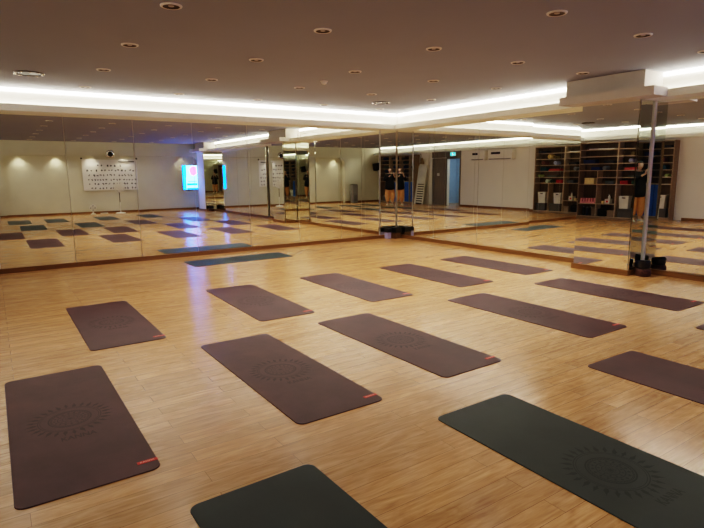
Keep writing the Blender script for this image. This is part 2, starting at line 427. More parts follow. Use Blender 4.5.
# lit lamps in the arch soffit
for k, (y, w_) in enumerate(zip([.97, 2.18, 3.41, 4.62, 7.0], ['nearest the grey tower', 'left of the banner', 'over the left of the banner', 'over the right of the banner', 'above the screen'])):
    t = thing('niche_spotlight', 'small lit spotlight in the arch of the banner wall, %s' % w_, 'spotlight', (3.87, y, NZ), 0, 'lit arch spotlights')
    lathe_obj('trim_ring', [(.034, 0), (.034, -.008), (.045, -.006), (.046, 0)], M['ring'], t, 20)
    lathe_obj('lamp_disc', [(.034, -.004), (0, -.004)], M['lit'], t, 20)
    l = bpy.data.lights.new('spot', 'SPOT'); l.energy = 19; l.color = (1, .90, .74); l.spot_size = d2r(118); l.spot_blend = .8; l.shadow_soft_size = .03
    lo = bpy.data.objects.new('niche_lamp', l); col.objects.link(lo); lo.location = (3.87, y, NZ - .012)

# ------------------------------------------------------------------ yoga mats
ML, MW = 1.83, .645
def rrect(x0, x1, y0, y1, r, n=7):
    p = []
    for cx, cy, a0 in ((x1 - r, y1 - r, 0), (x0 + r, y1 - r, 90), (x0 + r, y0 + r, 180), (x1 - r, y0 + r, 270)):
        for i in range(n + 1):
            a = d2r(a0 + 90 * i / n); p.append((cx + r * math.cos(a), cy + r * math.sin(a)))
    return p
def mat_mesh():
    b = MB(); o = rrect(0, ML, 0, MW, .05); i = rrect(.002, ML - .002, .002, MW - .002, .048)
    A = [b.bm.verts.new((x, y, 0.0005)) for x, y in o]; B_ = [b.bm.verts.new((x, y, .0045)) for x, y in o]; C = [b.bm.verts.new((x, y, .006)) for x, y in i]
    n = len(o)
    b.bm.faces.new(list(reversed(A))); b.bm.faces.new(C)
    for k in range(n):
        q = (k + 1) % n
        b.bm.faces.new((A[k], A[q], B_[q], B_[k])); b.bm.faces.new((B_[k], B_[q], C[q], C[k]))
    return b
EZ = .0063
def ring(b, r0, r1, z=EZ, seg=64, wob=0, k=0):
    A = [b.bm.verts.new(((r0 + wob * math.cos(k * 2 * PI * i / seg)) * math.cos(2 * PI * i / seg), (r0 + wob * math.cos(k * 2 * PI * i / seg)) * math.sin(2 * PI * i / seg), z)) for i in range(seg)]
    B_ = [b.bm.verts.new(((r1 + wob * math.cos(k * 2 * PI * i / seg)) * math.cos(2 * PI * i / seg), (r1 + wob * math.cos(k * 2 * PI * i / seg)) * math.sin(2 * PI * i / seg), z)) for i in range(seg)]
    for i in range(seg): j = (i + 1) % seg; b.bm.faces.new((A[i], B_[i], B_[j], A[j]))
def emblem_mesh():
    b = MB()
    for r0, r1 in ((.171, .176), (.160, .1635), (.113, .121), (.0985, .101), (.066, .0705), (.040, .0435)): ring(b, r0, r1)
    ring(b, .0215, .0245, wob=.005, k=6, seg=72)
    ring(b, .103, .108, wob=.003, k=40, seg=200)
    def poly(pts, rot, r0):
        c, s = math.cos(rot), math.sin(rot)
        b.bm.faces.new([b.bm.verts.new(((r0 + x) * c - y * s, (r0 + x) * s + y * c, EZ)) for x, y in pts])
    for k in range(28):      # flames and darts alternate
        a = 2 * PI * k / 28
        if k % 2: poly([(0, -.008), (.022, -.014), (.034, -.007), (.066, .005), (.040, .006), (.026, .012), (0, .007)], a, .181)
        else: poly([(0, -.005), (.018, -.005), (.020, -.013), (.060, 0), (.020, .013), (.018, .005), (0, .005)], a, .181)
    for k in range(16):
        a = 2 * PI * k / 16; poly([(-.010, 0), (0, -.008), (.010, 0), (0, .008)], a, .085)
    for k in range(12):
        a = 2 * PI * k / 12; poly([(-.008, 0), (0, -.005), (.008, 0), (0, .005)], a, .055)
    for k in range(6):
        a = 2 * PI * k / 6; poly([(0, -.002), (.012, -.004), (.017, 0), (.012, .004), (0, .002)], a, .001)
    return b
def text_mesh(name, s, size, bold=0.0, space=1.0, sq=1.0):
    cu = bpy.data.curves.new(name, 'FONT'); cu.body = s; cu.size = size; cu.align_x = 'CENTER'; cu.align_y = 'CENTER'; cu.offset = bold; cu.space_character = space
    o = bpy.data.objects.new(name, cu); col.objects.link(o)
    dg = bpy.context.evaluated_depsgraph_get()
    me = bpy.data.meshes.new_from_object(o.evaluated_get(dg)); bpy.data.objects.remove(o)
    me.name = name; me.transform(RZ(PI / 2) @ Matrix.Diagonal((sq, 1, 1, 1))); return me
KTXT = text_mesh('mat_lettering', 'KANNA', .070, .0014, 1.0, .74)
TTXT = text_mesh('tag_lettering', 'KANNA', .019, .0005, 1.15)
def make_mat(kind):
    root = mat_mesh().build('yoga_mat', M[kind], smooth=30)
    e = emblem_mesh().build('sun_emblem', M['emb_g' if kind != 'maroon' else 'emb_m'], root); e.location = (.935, MW / 2, 0); e.rotation_euler = (0, 0, 0)
    t = bpy.data.objects.new('lettering', KTXT.copy()); col.objects.link(t); t.data.materials.clear(); t.data.materials.append(M['emb_g' if kind != 'maroon' else 'emb_m'])
    t.parent = root; t.location = (1.215, MW / 2 + .015, EZ)
    if kind == 'maroon':
        b = MB(); b.box(-.013, .013, -.038, .064, .0058, .0072); tg = b.build('corner_tag', M['red'], root); tg.location = (ML - .10, MW - .062, 0); tg['label'] = 'red woven tag'
        tt = bpy.data.objects.new('tag_lettering', TTXT.copy()); col.objects.link(tt); tt.data.materials.clear(); tt.data.materials.append(M['pink']); tt.parent = tg; tt.location = (0, .012, .0075)
    return root
proto = {k: make_mat(k) for k in ('maroon', 'green', 'teal')}
R0, R1, R2, R3 = -6.715, -4.475, -2.245, .22
MATS = [
 ('maroon', -4.47, -.06, .07, 'maroon yoga mat with red tag at the lower left of the photo, largest maroon one', 'f'),
 ('maroon', -4.47, 1.38, .12, 'maroon yoga mat in front of the middle, right of the lower-left maroon mat', 'f'),
 ('maroon', -4.51, 2.59, .72, 'maroon yoga mat in the photo centre, third from left in its row', 'f'),
 ('maroon', -4.45, 4.32, .40, 'long-looking maroon yoga mat right of centre, fourth in the middle row', 'f'),
 ('maroon', -4.45, 5.92, .79, 'maroon yoga mat in front of the mirrored column, right edge of the middle row', 'f'),
 ('maroon', -6.71, .57, .04, 'small-looking maroon yoga mat at the left, behind the lower-left mat', 'b'),
 ('maroon', -6.71, 2.19, -1.24, 'maroon yoga mat beside the blue floor glow, second from left in the far row', 'b'),
 ('maroon', -6.72, 3.58, -.6, 'maroon yoga mat in the middle of the far row', 'b'),
 ('maroon', -6.69, 5.0, -.67, 'maroon yoga mat fourth from left in the far row', 'b'),
 ('maroon', -6.72, 6.34, .45, 'maroon yoga mat nearest the right mirror wall in the far row', 'b'),
 ('green', -2.25, 2.11, -.22, 'dark green yoga mat with clear sun emblem at the lower right', 'n'),
 ('maroon', -2.24, 3.66, -.93, 'maroon yoga mat cut by the right photo edge above the green mat', 'n'),
 ('green', -2.23, .59, 1.02, 'dark green yoga mat cut by the bottom photo edge', 'n'),
 ('maroon', -2.24, 5.42, 0, 'maroon yoga mat barely showing at the right photo edge', 'n'),
 ('green', .2, .36, 0, 'dark green yoga mat nearest the grey tower, first of the row by the banner wall', 'r'),
 ('green', .25, 1.43, 0, 'dark green yoga mat second from the left in the row by the banner wall', 'r'),
 ('green', .22, 3.02, 0, 'dark green yoga mat under the banner and fans, seen in the mirror', 'r'),
 ('green', .3, 4.52, 0, 'dark green yoga mat nearest the screen in the row by the banner wall', 'r'),
]
GR = {'f': 'yoga mats in the middle row', 'b': 'yoga mats in the far row', 'n': 'yoga mats in the near row', 'r': 'yoga mats in the row by the banner wall'}
used = set()
for kind, x, y, a, lab, g in MATS:
    o = proto[kind] if kind not in used else dup(proto[kind])
    used.add(kind); o.location = (x, y, 0); o.rotation_euler = (0, 0, d2r(a)); tag(o, lab, 'yoga mat', GR[g])
o = proto['teal']; o.location = (-8.57, 2.66, 0); o.rotation_euler = (0, 0, PI / 2 + d2r(.6)); tag(o, 'teal green yoga mat lying alone along the left mirror wall', 'yoga mat')

# ------------------------------------------------------------------ bowl stacks at the mirror feet
def bowl_stack(loc, label, base_m, rz=0):
    t = thing('singing_bowl', label, 'singing bowl', loc, rz)
    lathe_obj('cushion', [(0, .001), (.088, .001), (.102, .014), (.108, .055), (.102, .098), (.088, .108), (0, .108)], base_m, t)
    lathe_obj('bowl', [(0, .109), (.07, .109), (.088, .118), (.095, .15), (.097, .212), (.091, .212), (.087, .16), (.07, .135), (0, .128)], M['black'], t)
    b = MB(); b.tube([(-.05, -.03, .20), (.085, .015, .228)], [.014, .011]); b.ball((-.055, -.032, .197), .018); b.build('mallet', M['black'], t, smooth=40)
    return t
bowl_stack((-3.885, 7.63, 0), 'black singing bowl on a patterned cushion at the foot of the near column', M['singing'])
bowl_stack((2.28, 7.62, 0), 'black singing bowl on a cushion at the foot of the far column', M['singing'], .6)
t = thing('storage_box', 'brown patterned box with black lid in the mirror corner', 'box', (-9.635, 7.715, 0), .1)
b = MB(); b.box(-.09, .09, -.09, .09, .001, .13, bev=.008); b.build('body', M['browncard'], t)
b = MB(); b.box(-.10, .10, -.10, .10, .131, .25, bev=.02); b.build('lid', M['black'], t)
t = thing('small_box', 'small lavender box with black lid left of the brown corner box', 'box', (-9.69, 7.52, 0), .1)
b = MB(); b.box(-.055, .055, -.055, .055, .001, .14, bev=.006); b.build('body', M['lav'], t)
b = MB(); b.box(-.065, .065, -.065, .065, .141, .24, bev=.02); b.build('lid', M['black'], t)

# ------------------------------------------------------------------ banner wall
ban = thing('banner', 'large white cloth banner with rows of black handwriting on the banner wall', 'banner', (XB - .03, 4.1, 1.55))
b = MB(); nx, nz = 40, 24; W2, H2 = 1.03, .62
def sag(u, v): return -.012 * math.sin(u * 9 + v * 3) * (1 - v) * .6 - .006 * math.sin(u * 17 - v * 5)
g_ = [[b.bm.verts.new((sag(i / nx, j / nz), -W2 + 2 * W2 * i / nx, -H2 + 2 * H2 * j / nz - .02 * math.sin(PI * i / nx) * (j / nz))) for j in range(nz + 1)] for i in range(nx + 1)]
for i in range(nx):
    for j in range(nz): b.bm.faces.new((g_[i][j], g_[i + 1][j], g_[i + 1][j + 1], g_[i][j + 1]))
b.build('cloth', M['cloth_w'], ban, smooth=60)
b = MB(); rnd = random.Random(3)
def glyph(y, z, s):                        # brush strokes of a hand-written character
    for q in range(rnd.randint(2, 4)):
        hz = rnd.random() < .5; yy = y + rnd.uniform(-.3, .3) * s; zz = z + rnd.uniform(-.35, .35) * s
        L_ = s * rnd.uniform(.3, .5); w_ = s * .23
        if hz: b.box(-.022, -.020, yy - L_, yy + L_ * .6, zz - w_, zz + w_, None)
        else: b.box(-.022, -.020, yy - w_, yy + w_, zz - L_, zz + L_ * .7, None)
for row, (z, y0, y1, s) in enumerate([(.36, -.45, .5, .072), (.17, -.85, .93, .066), (-.02, -.8, .95, .066), (-.20, -.82, .95, .058), (-.36, -.8, .95, .062), (-.53, -.72, .92, .058)]):
    y = y0
    while y < y1:
        glyph(y, z, s); y += s * 2 * rnd.choice([.85, .95, 1.0, 1.5])
b.box(-.022, -.020, .32, .93, .50, .535)
b.build('handwriting', M['ink'], ban)
for s in (-1, 1):
    b = MB(); b.box(-.02, .012, s * W2 - .03, s * W2 + .03, H2 - .01, H2 + .05, bev=.006); b.build('hanging_clip', M['black'], ban)

t = thing('pedestal_fan', 'off-white pedestal fan standing in front of the banner', 'fan', (3.6, 4.3, 0), PI)
lathe_obj('base', [(0, .001), (.19, .001), (.19, .02), (.16, .035), (.04, .05), (0, .05)], M['fanw'], t)
lathe_obj('lower_pole', [(.016, .05), (.016, .45), (0, .45)], M['fanw'], t, 16)
lathe_obj('upper_pole', [(.013, .45), (.013, .80), (.03, .84), (.03, .9), (0, .9)], M['black'], t, 16)
b = MB(); b.lathe([(0, -.13), (.05, -.12), (.065, -.05), (.06, .02), (0, .03)], 20, T((0, 0, 1.05)) @ RY(PI / 2)); b.tube([(0, 0, .86), (-.03, 0, 1.0)], .025); b.build('motor', M['fanw'], t, smooth=40)
b = MB()
for k in range(5):
    b.prism([(.03, -.02), (.09, -.07), (.19, -.05), (.2, .03), (.1, .05), (.03, .02)], .045, .049, T((0, 0, 1.05)) @ RY(PI / 2) @ RZ(2 * PI * k / 5))
b.build('blade', M['fanw'], t)
b = MB(); mt = T((0, 0, 1.05)) @ RY(PI / 2)
for rr, zz in ((.22, .05), (.20, .09), (.14, .105), (.08, .11), (.2, .01)):
    pts = [mt @ Vector((rr * math.cos(2 * PI * i / 28), rr * math.sin(2 * PI * i / 28), zz)) for i in range(29)]; b.tube(pts, .004, 5)
for k in range(36):
    a = 2 * PI * k / 36; b.tube([mt @ Vector((rr * math.cos(a), rr * math.sin(a), zz)) for rr, zz in ((.03, .11), (.14, .105), (.2, .09), (.22, .05), (.2, .01), (.06, -.01))], .003, 4)
b.build('grille', M['fanw'], t)

t = thing('desk_fan', 'small white fan on the floor left of the pedestal fan', 'fan', (3.75, 3.3, 0), PI)
lathe_obj('base', [(0, .001), (.10, .001), (.10, .02), (.03, .04), (.022, .13), (0, .13)], M['fanw'], t)
b = MB(); mt = T((0, 0, .25)) @ RY(PI / 2)
for rr, zz in ((.13, .03), (.12, .06), (.07, .07), (.12, 0)):
    b.tube([mt @ Vector((rr * math.cos(2 * PI * i / 24), rr * math.sin(2 * PI * i / 24), zz)) for i in range(25)], .006, 5)
for k in range(18):
    a = 2 * PI * k / 18; b.tube([mt @ Vector((rr * math.cos(a), rr * math.sin(a), zz)) for rr, zz in ((.02, .07), (.07, .07), (.12, .06), (.13, .03), (.12, 0), (.03, -.01))], .004, 4)
b.build('grille', M['fanw'], t)
b = MB(); b.lathe([(0, -.06), (.04, -.05), (.045, .02), (0, .025)], 18, mt); b.build('motor', M['fanw'], t, smooth=40)
b = MB()
for k in range(4): b.prism([(.02, -.02), (.1, -.04), (.11, .03), (.02, .02)], .03, .034, mt @ RZ(PI / 2 * k))
b.build('blade', M['grey'], t)
# power strip and adaptors at the wall
t = thing('power_strip', 'white power strip on the floor between the two fans', 'power strip', (3.86, 3.72, 0))
b = MB(); b.box(-.025, .025, -.14, .14, .001, .035, bev=.006); b.build('body', M['fanw'], t)
for k in range(3):
    b = MB(); b.box(-.014, .014, -.09 + k * .08 - .016, -.09 + k * .08 + .016, .036, .062, bev=.004); b.build('plug', M['black'], t)
t = thing('wall_dome', 'round silver-rimmed dark dome on the wall above the banner', 'camera dome', (XP - .001, 4.1, 2.36))
b = MB(); b.lathe([(.10, 0), (.155, .012), (.16, .03), (.13, .045), (.10, .04)], 32, RY(-PI / 2)); b.build('rim', M['rim'], t, smooth=40)
b = MB(); b.lathe([(.102, .036), (.085, .065), (.04, .082), (0, .086)], 32, RY(-PI / 2)); b.build('dome', M['black'], t, smooth=40)

# screen
t = thing('display_screen', 'tall bright wall screen with cyan and pink picture beside the far column', 'screen', (3.66, 7.22, 1.4))
b = MB(); b.box(-.02, .02, -.325, .325, -.52, .52, bev=.006); b.build('frame', M['black'], t)
def pan(name, y0, y1, z0, z1, m, x=-.0225): 
    b = MB(); b.box(x - .001, x, y0, y1, z0, z1); return b.build(name, m, t)
pan('picture', -.315, .315, -.51, .51, M['tvw'])
pan('picture_block', -.315, -.16, .02, .51, M['tvb'], -.0237); pan('picture_block', -.315, -.18, -.51, .02, M['tvb'], -.0237)
b = MB(); b.prism([(.02, .12), (.16, .06), (.30, .16), (.28, .46), (.1, .49), (-.04, .36)], 0, .001, Matrix(((0, 0, 1, -.0247), (1, 0, 0, 0), (0, 1, 0, 0), (0, 0, 0, 1)))); b.build('picture_block', M['tvp'], t)
pan('picture_block', -.16, .3, -.34, -.24, M['tvb'], -.0237); pan('picture_block', -.1, .28, -.18, -.15, M['tvd'], -.0237); pan('picture_block', -.16, .315, -.51, -.44, M['tvd'], -.0237)
b = MB(); b.box(.02, .08, -.1, .1, -.15, .15); b.build('wall_bracket', M['black'], t)
b = MB(); b.box(-.06, .06, -.2, .05, -.575, -.555); b.tube([(0, -.08, -.555), (.02, -.08, -.52)], .02); b.build('tray', M['black'], t)

# grey tower and black speaker in the near corner of the banner wall
t = thing('air_purifier', 'grey upright tower on the floor at the end of the banner wall', 'air purifier', (3.5, .02, 0))
b = MB(); b.prism(rrect(-.14, .14, -.17, .17, .06), .012, .93); b.build('body', M['grey'], t, smooth=30)
b = MB(); b.prism(rrect(-.12, .12, -.15, .15, .05), .93, .95); b.build('top_grille', M['black'], t, smooth=30)
b = MB(); b.prism(rrect(-.13, .13, -.16, .16, .05), 0, .012); b.build('foot', M['black'], t, smooth=30)
b = MB()
for k in range(10): b.box(-.146, -.139, -.1, .1, .1 + k * .03, .115 + k * .03)
b.build('intake_slats', M['gbox'], t)
t = thing('wall_speaker', 'black loudspeaker on a bracket high on the wall beside the mirror corner reflection', 'loudspeaker', (3.45, -1.45, 1.62))
b = MB(); b.box(-.16, .16, -.13, .13, .04, .42, RX(d2r(-12)), bev=.03); b.build('cabinet', M['black'], t, smooth=30)
b = MB(); b.lathe([(.10, .0), (.11, .012), (.02, .004), (0, .01)], 28, RX(d2r(-12)) @ T((0, .13, .18)) @ RX(-PI / 2)); b.build('woofer', M['dark'], t, smooth=40)
b = MB(); b.box(-.05, .05, -.29, -.1, .05, .11); b.box(-.08, .08, -.297, -.28, -.02, .18); b.build('bracket', M['fanw'], t)

# ------------------------------------------------------------------ near wall: shelves
SY0, SY1 = YF + .003, -1.40
def shelf_unit(label, verts_, boards, back, x0, x1, ztop):
    """verts_: (x, z0, z1, thickness) uprights; boards: (x0, x1, z)"""
    t = thing('storage_shelf', label, 'shelf', ((x0 + x1) / 2, (SY0 + SY1) / 2, 0)); cx, cy = t.location.x, t.location.y
    def bb(name, a, c, y0, y1, z0, z1, m):
        b = MB(); b.box(a - cx, c - cx, y0 - cy, y1 - cy, z0, z1); return b.build(name, m, t)
    for k, (x, z0, z1, w_) in enumerate(verts_):
        bb('side_panel' if k in (0, len(verts_) - 1) else 'divider', x - w_ / 2, x + w_ / 2, SY0 + .012, SY1 + (.001 if k not in (0, len(verts_) - 1) else .004), z0, z1, M['shelfedge'] if k not in (0, len(verts_) - 1) else M['shelfwood'])
    for a, c, z in boards: bb('shelf_board', a, c, SY0 + .012, SY1 - .004, z - .011, z + .011, M['shelfedge'])
    bb('back_panel', x0, x1, SY0, SY0 + .012, .06, ztop, M['shelfback'])
    bb('plinth', x0 + .02, x1 - .02, SY1 - .04, SY1 - .02, 0, .06, M['shelfwood'])
    return t
ZR = [1.08, 1.29, 1.51, 1.72, 1.94, 2.15]
AX0, AX1, AM = -8.37, -7.17, -7.77          # outer module: two lower bays
BX0, BM = -9.58, -8.97                    # inner module
v = [(AX1 - .015, 0, 2.38, .03), (AM, .07, 1.08, .022), (AX0, .07, 2.36, .03), (BM, .07, 1.51, .022), (BX0 + .015, 0, 2.38, .03)]
bd = [(AX0 + .015, AX1 - .03, z) for z in ZR] + [(BX0 + .03, AX0 - .015, z) for z in ZR[2:]]
bd += [(BM + .011, AX0 - .015, 1.29), (BX0 + .03, AX0 - .015, 1.08), (BX0 + .03, AX0 - .015, .47), (BX0 + .03, AX1 - .03, .07), (BX0 + .03, AX1 - .03, 2.37)]
bd = [q for q in bd if q[2] != 1.08 or q[0] > AX0] + [(BX0 + .03, BM - .011, 1.08), (BM + .011, AX0 - .015, 1.08)]
bd = [q for q in bd if q[2] != .47] + [(BX0 + .03, BM - .011, .47), (BM + .011, AX0 - .015, .47)]
shelf_unit('brown wooden storage shelf next to the left mirror wall, seen in the right mirror', v, bd, None, BX0, AX1, 2.37)
# second shelf behind the photographer
CX0, CX1 = .95, 3.25; c1, c2 = 1.72, 2.49
v = [(CX1 - .015, 0, 2.38, .03), (c2, .07, 2.36, .025), (c1, .07, 2.36, .025), (CX0 + .015, 0, 2.38, .03)]
bd = []
for a, c in ((CX0 + .03, c1 - .0125), (c1 + .0125, c2 - .0125), (c2 + .0125, CX1 - .03)):
    bd += [(a, c, z) for z in ZR + [.07, 2.37]]
# shift so that its right end stands behind the photographer
SH = -.55
v = [(x + SH, a, c, w_) for x, a, c, w_ in v]; bd = [(a + SH, c + SH, z) for a, c, z in bd]
shelf_unit('dark storage shelf behind the photographer, seen in the corner and column mirrors', v, bd, None, CX0 + SH, CX1 + SH, 2.37)

SYM = -1.56
def sx(x):                                  # positions along the shelf were measured on a slightly longer unit
    if x < -8.28: return BX0 + (x + 9.70) * (AX0 - BX0) / 1.42
    if x < -6.9: return AX0 + (x + 8.28) * (AX1 - AX0) / 1.28
    return x
def rolled_mat(x, z, length, R, m, label, ydir=True, group='rolled mats on the shelves'):
    """spiral roll lying on a board; axis along y (end to the front) or along x"""
    b = MB(); n = 70; th = R / 6.5; P = []
    turns = 5.2
    for i in range(n + 1):
        a = 2 * PI * turns * i / n; r = R * .16 + (R * .84 - th * .5) * i / n + th * .5; P.append((r, a))
    O = [(r * math.cos(a), r * math.sin(a)) for r, a in P]; I = [((r - th * .75) * math.cos(a), (r - th * .75) * math.sin(a)) for r, a in P]
    rows = []
    for h in (-length / 2, length / 2): rows.append(([b.bm.verts.new((u, w, h)) for u, w in O], [b.bm.verts.new((u, w, h)) for u, w in I]))
    for i in range(n):
        (o0, i0), (o1, i1) = rows
        b.bm.faces.new((o0[i], o0[i + 1], o1[i + 1], o1[i])); b.bm.faces.new((i0[i], i1[i], i1[i + 1], i0[i + 1]))
        b.bm.faces.new((o0[i], i0[i], i0[i + 1], o0[i + 1])); b.bm.faces.new((o1[i], o1[i + 1], i1[i + 1], i1[i]))
    b.bm.faces.new((rows[0][0][n], rows[0][1][n], rows[1][1][n], rows[1][0][n])); b.bm.faces.new((rows[0][0][0], rows[1][0][0], rows[1][1][0], rows[0][1][0]))
    zmin = min(v.co.y for v in b.bm.verts)
    mt = RX(PI / 2) if ydir else RY(PI / 2) @ RZ(-PI / 2)
    for v in b.bm.verts: v.co = mt @ v.co
    lo = min(v.co.z for v in b.bm.verts)
    o = b.build('rolled_mat', m, smooth=40, loc=(sx(x), SYM, z - lo + .0005))
    return tag(o, label, 'rolled mat', group)
def folded(x, z, w, h, m, label, cat='blanket', name='folded_blanket', layers=3, d=.26):
    t = thing(name, label, cat, (sx(x), SYM, z + .0005)); b = MB()
    w *= .9
    for k in range(layers):
        hh = h / layers; b.box(-w / 2 + random.uniform(0, .012), w / 2 - random.uniform(0, .012), -d / 2, d / 2 - random.uniform(0, .015), k * hh, (k + 1) * hh - .001, None, min(hh * .45, .02))
    b.build('folds', m, t, smooth=40); return t
def basket(x, z, w, h, label):
    t = thing('basket', label, 'basket', (sx(x), SYM, z + .0005)); d = .26
    b = MB()
    def taper(sc0, sc1, z0, z1, inv=False):
        A = [b.bm.verts.new((sx * w / 2 * sc0, sy * d / 2 * sc0, z0)) for sx, sy in ((-1, -1), (1, -1), (1, 1), (-1, 1))]
        B_ = [b.bm.verts.new((sx * w / 2 * sc1, sy * d / 2 * sc1, z1)) for sx, sy in ((-1, -1), (1, -1), (1, 1), (-1, 1))]
        for i in range(4): j = (i + 1) % 4; b.bm.faces.new((A[i], A[j], B_[j], B_[i]))
        return A, B_
    A, B_ = taper(.84, .98, 0, h); A2, B2 = taper(.80, .94, .01, h)
    b.bm.faces.new(A); b.bm.faces.new(A2)
    for i in range(4): j = (i + 1) % 4; b.bm.faces.new((B_[i], B_[j], B2[j], B2[i]))
    b.build('body', M['bask'], t)
    b = MB()
    for q in ((-w / 2, w / 2, d / 2 - .014, d / 2), (-w / 2, w / 2, -d / 2, -d / 2 + .014), (-w / 2, -w / 2 + .014, -d / 2 + .014, d / 2 - .014), (w / 2 - .014, w / 2, -d / 2 + .014, d / 2 - .014)): b.box(*q, h - .03, h + .004)
    b.build('rim', M['bask'], t)
    b = MB(); b.box(-.05, .05, d / 2 * .95 - .002, d / 2 + .002, h - .07, h - .04, bev=.001); b.build('handle_slot', M['black'], t)
    return t
def lidbox(x, z, w, h, m, label, name='storage_box', d=.28, cat='box', lid=None):
    t = thing(name, label, cat, (sx(x), SYM, z + .0005)); w *= .9
    b = MB(); b.box(-w / 2 + .006, w / 2 - .006, -d / 2 + .006, d / 2 - .006, 0, h * .76, bev=.006); b.build('body', m, t)
    b = MB(); b.box(-w / 2, w / 2, -d / 2, d / 2, h * .77, h, bev=.008); b.build('lid', lid or m, t)
    return t
bz = lambda z: z + .011
# outer module rows (x from outer end -7.03 to -8.26)
rolled_mat(-7.62, bz(1.94), .27, .085, cm('mat_yellow', (206, 180, 110)), 'yellow rolled mat on the second row of the brown shelf')
rolled_mat(-7.84, bz(1.94), .27, .06, cm('mat_olive', (120, 108, 70)), 'olive rolled mat right behind the yellow roll')
rolled_mat(-7.36, bz(1.72), .27, .08, cm('mat_rose', (128, 84, 82)), 'dusty rose rolled mat on the third row near the shelf end')
rolled_mat(-7.88, bz(1.72), .27, .075, cm('mat_lilac', (158, 160, 186)), 'pale lilac rolled mat on the third row of the brown shelf')
folded(-7.35, bz(1.51), .3, .13, cm('cloth_teal', (30, 70, 84)), 'teal folded blanket on the fourth row of the brown shelf')
folded(-7.83, bz(1.51), .5, .075, cm('cloth_red', (176, 62, 58)), 'red folded blanket lying flat on the fourth row')
rolled_mat(-7.2, bz(1.29), .27, .05, cm('mat_lime', (150, 170, 110)), 'lime green rolled mat on the fifth row near the shelf end')
folded(-7.75, bz(1.29), .42, .06, cm('cloth_slate', (82, 88, 84)), 'slate grey folded cloth on the fifth row of the brown shelf')
rolled_mat(-7.56, bz(1.08), .27, .07, cm('mat_mint', (176, 196, 180)), 'pale mint rolled mat just above the baskets')
rolled_mat(-7.76, bz(1.08), .27, .06, cm('mat_forest', (52, 84, 66)), 'forest green rolled mat beside the mint roll')
folded(-8.06, bz(1.08), .28, .11, cm('cloth_crimson', (168, 34, 46)), 'crimson folded blanket just above the inner basket')
folded(-7.3, bz(2.15), .4, .08, cm('cloth_navy', (38, 42, 58)), 'navy folded blanket on the top row at the shelf end')
lidbox(-7.32, bz(.07), .42, .27, M['gbox'], 'grey felt box under the outer white basket')
lidbox(-7.95, bz(.07), .52, .27, M['gbox'], 'wide grey felt box under the inner white basket')
basket(-7.34, bz(.07) + .2715, .32, .4, 'white plastic basket on a grey box in the outer shelf bay')
basket(-8.02, bz(.07) + .2715, .3, .38, 'white plastic basket on a grey box in the inner shelf bay')
# inner module
folded(-8.92, bz(2.15), .9, .03, cm('cloth_white', (210, 206, 200)), 'flat white folded sheet on the top row of the inner shelf', layers=1)
folded(-9.35, bz(1.72), .45, .12, cm('cloth_blue', (28, 50, 104)), 'blue folded blanket on the third row of the inner shelf')
folded(-8.62, bz(1.72), .36, .08, cm('cloth_char', (58, 60, 68)), 'charcoal folded blanket on the third row of the inner shelf')
folded(-9.1, bz(1.51), .34, .1, cm('cloth_blue', (28, 50, 104)), 'blue folded blanket on the fourth row of the inner shelf')
rolled_mat(-8.76, bz(1.51), .27, .07, cm('mat_grey', (132, 140, 150)), 'grey rolled mat beside the blue blanket on the fourth row')
folded(-8.55, bz(1.08), .3, .1, cm('cloth_steel', (92, 102, 108)), 'steel grey folded blanket in the small row above the white box')
lidbox(-9.3, bz(1.08), .36, .19, cm('card_cream', (226, 206, 150)), 'pale yellow box on the middle board of the inner shelf')
t = thing('foam_roller_tray', 'pink tray of foam pieces in the inner shelf', 'tray', (sx(-9.33), SYM, bz(.47) + .0005))
b = MB(); b.box(-.25, .25, -.13, .13, 0, .05, bev=.008); b.build('tray', cm('foam_pink', (214, 142, 148)), t)
for k in range(6):
    b = MB(); b.prism([(-.03, .06), (.03, .06), (.02, .17), (-.02, .17)], -.1, .1, T((-.22 + k * .088, 0, -.008)) @ RX(PI / 2)); b.build('foam_piece', cm('foam_pink', (214, 142, 148)), t)
t = thing('tissue_box', 'white box with a bottle leaning on it in the inner shelf', 'box', (sx(-8.6), SYM, bz(.47) + .0005))
b = MB(); b.box(-.075, .075, -.1, .1, 0, .15, bev=.006); b.build('body', M['bask'], t)
b = MB(); b.box(-.03, .03, .1, .102, .04, .1); b.build('printed_label', M['red'], t)
t = thing('spray_bottle', 'white spray bottle on top of the white box in the shelf', 'bottle', (sx(-8.58), SYM, bz(.47) + .1515))
lathe_obj('body', [(0, 0), (.034, 0), (.036, .06), (.03, .09), (.013, .11), (.013, .125), (0, .125)], M['bask'], t, 20)
b = MB(); b.box(-.04, .018, -.012, .012, .125, .15, bev=.004); b.build('trigger', M['grey'], t)
t = thing('candle_jar', 'small cream candle jar beside the white box', 'candle', (sx(-8.78), SYM + .05, bz(.47) + .0005))
lathe_obj('jar', [(0, 0), (.045, 0), (.047, .08), (.042, .085), (0, .085)], cm('card_cream', (226, 206, 150)), t, 20)
lathe_obj('wick', [(0, .085), (.003, .085), (.003, .1), (0, .1)], M['black'], t, 8)
t = thing('gym_bag', 'black gym bag on the floor bay of the inner shelf', 'bag', (sx(-8.775), SYM, bz(.07) + .0005))
b = MB(); b.box(-.13, .13, -.12, .12, 0, .24, bev=.05); b.build('body', M['shirt'], t, smooth=40)
b = MB(); b.tube([(-.09, 0, .235)] + [(-.09 + .18 * i / 8, .0, .235 + .07 * math.sin(PI * i / 8)) for i in range(1, 8)] + [(.09, 0, .235)], .01); b.build('strap', M['black'], t, smooth=40)
lidbox(-8.44, bz(.07), .24, .2, cm('card_taupe', (140, 124, 106)), 'taupe box beside the black gym bag')
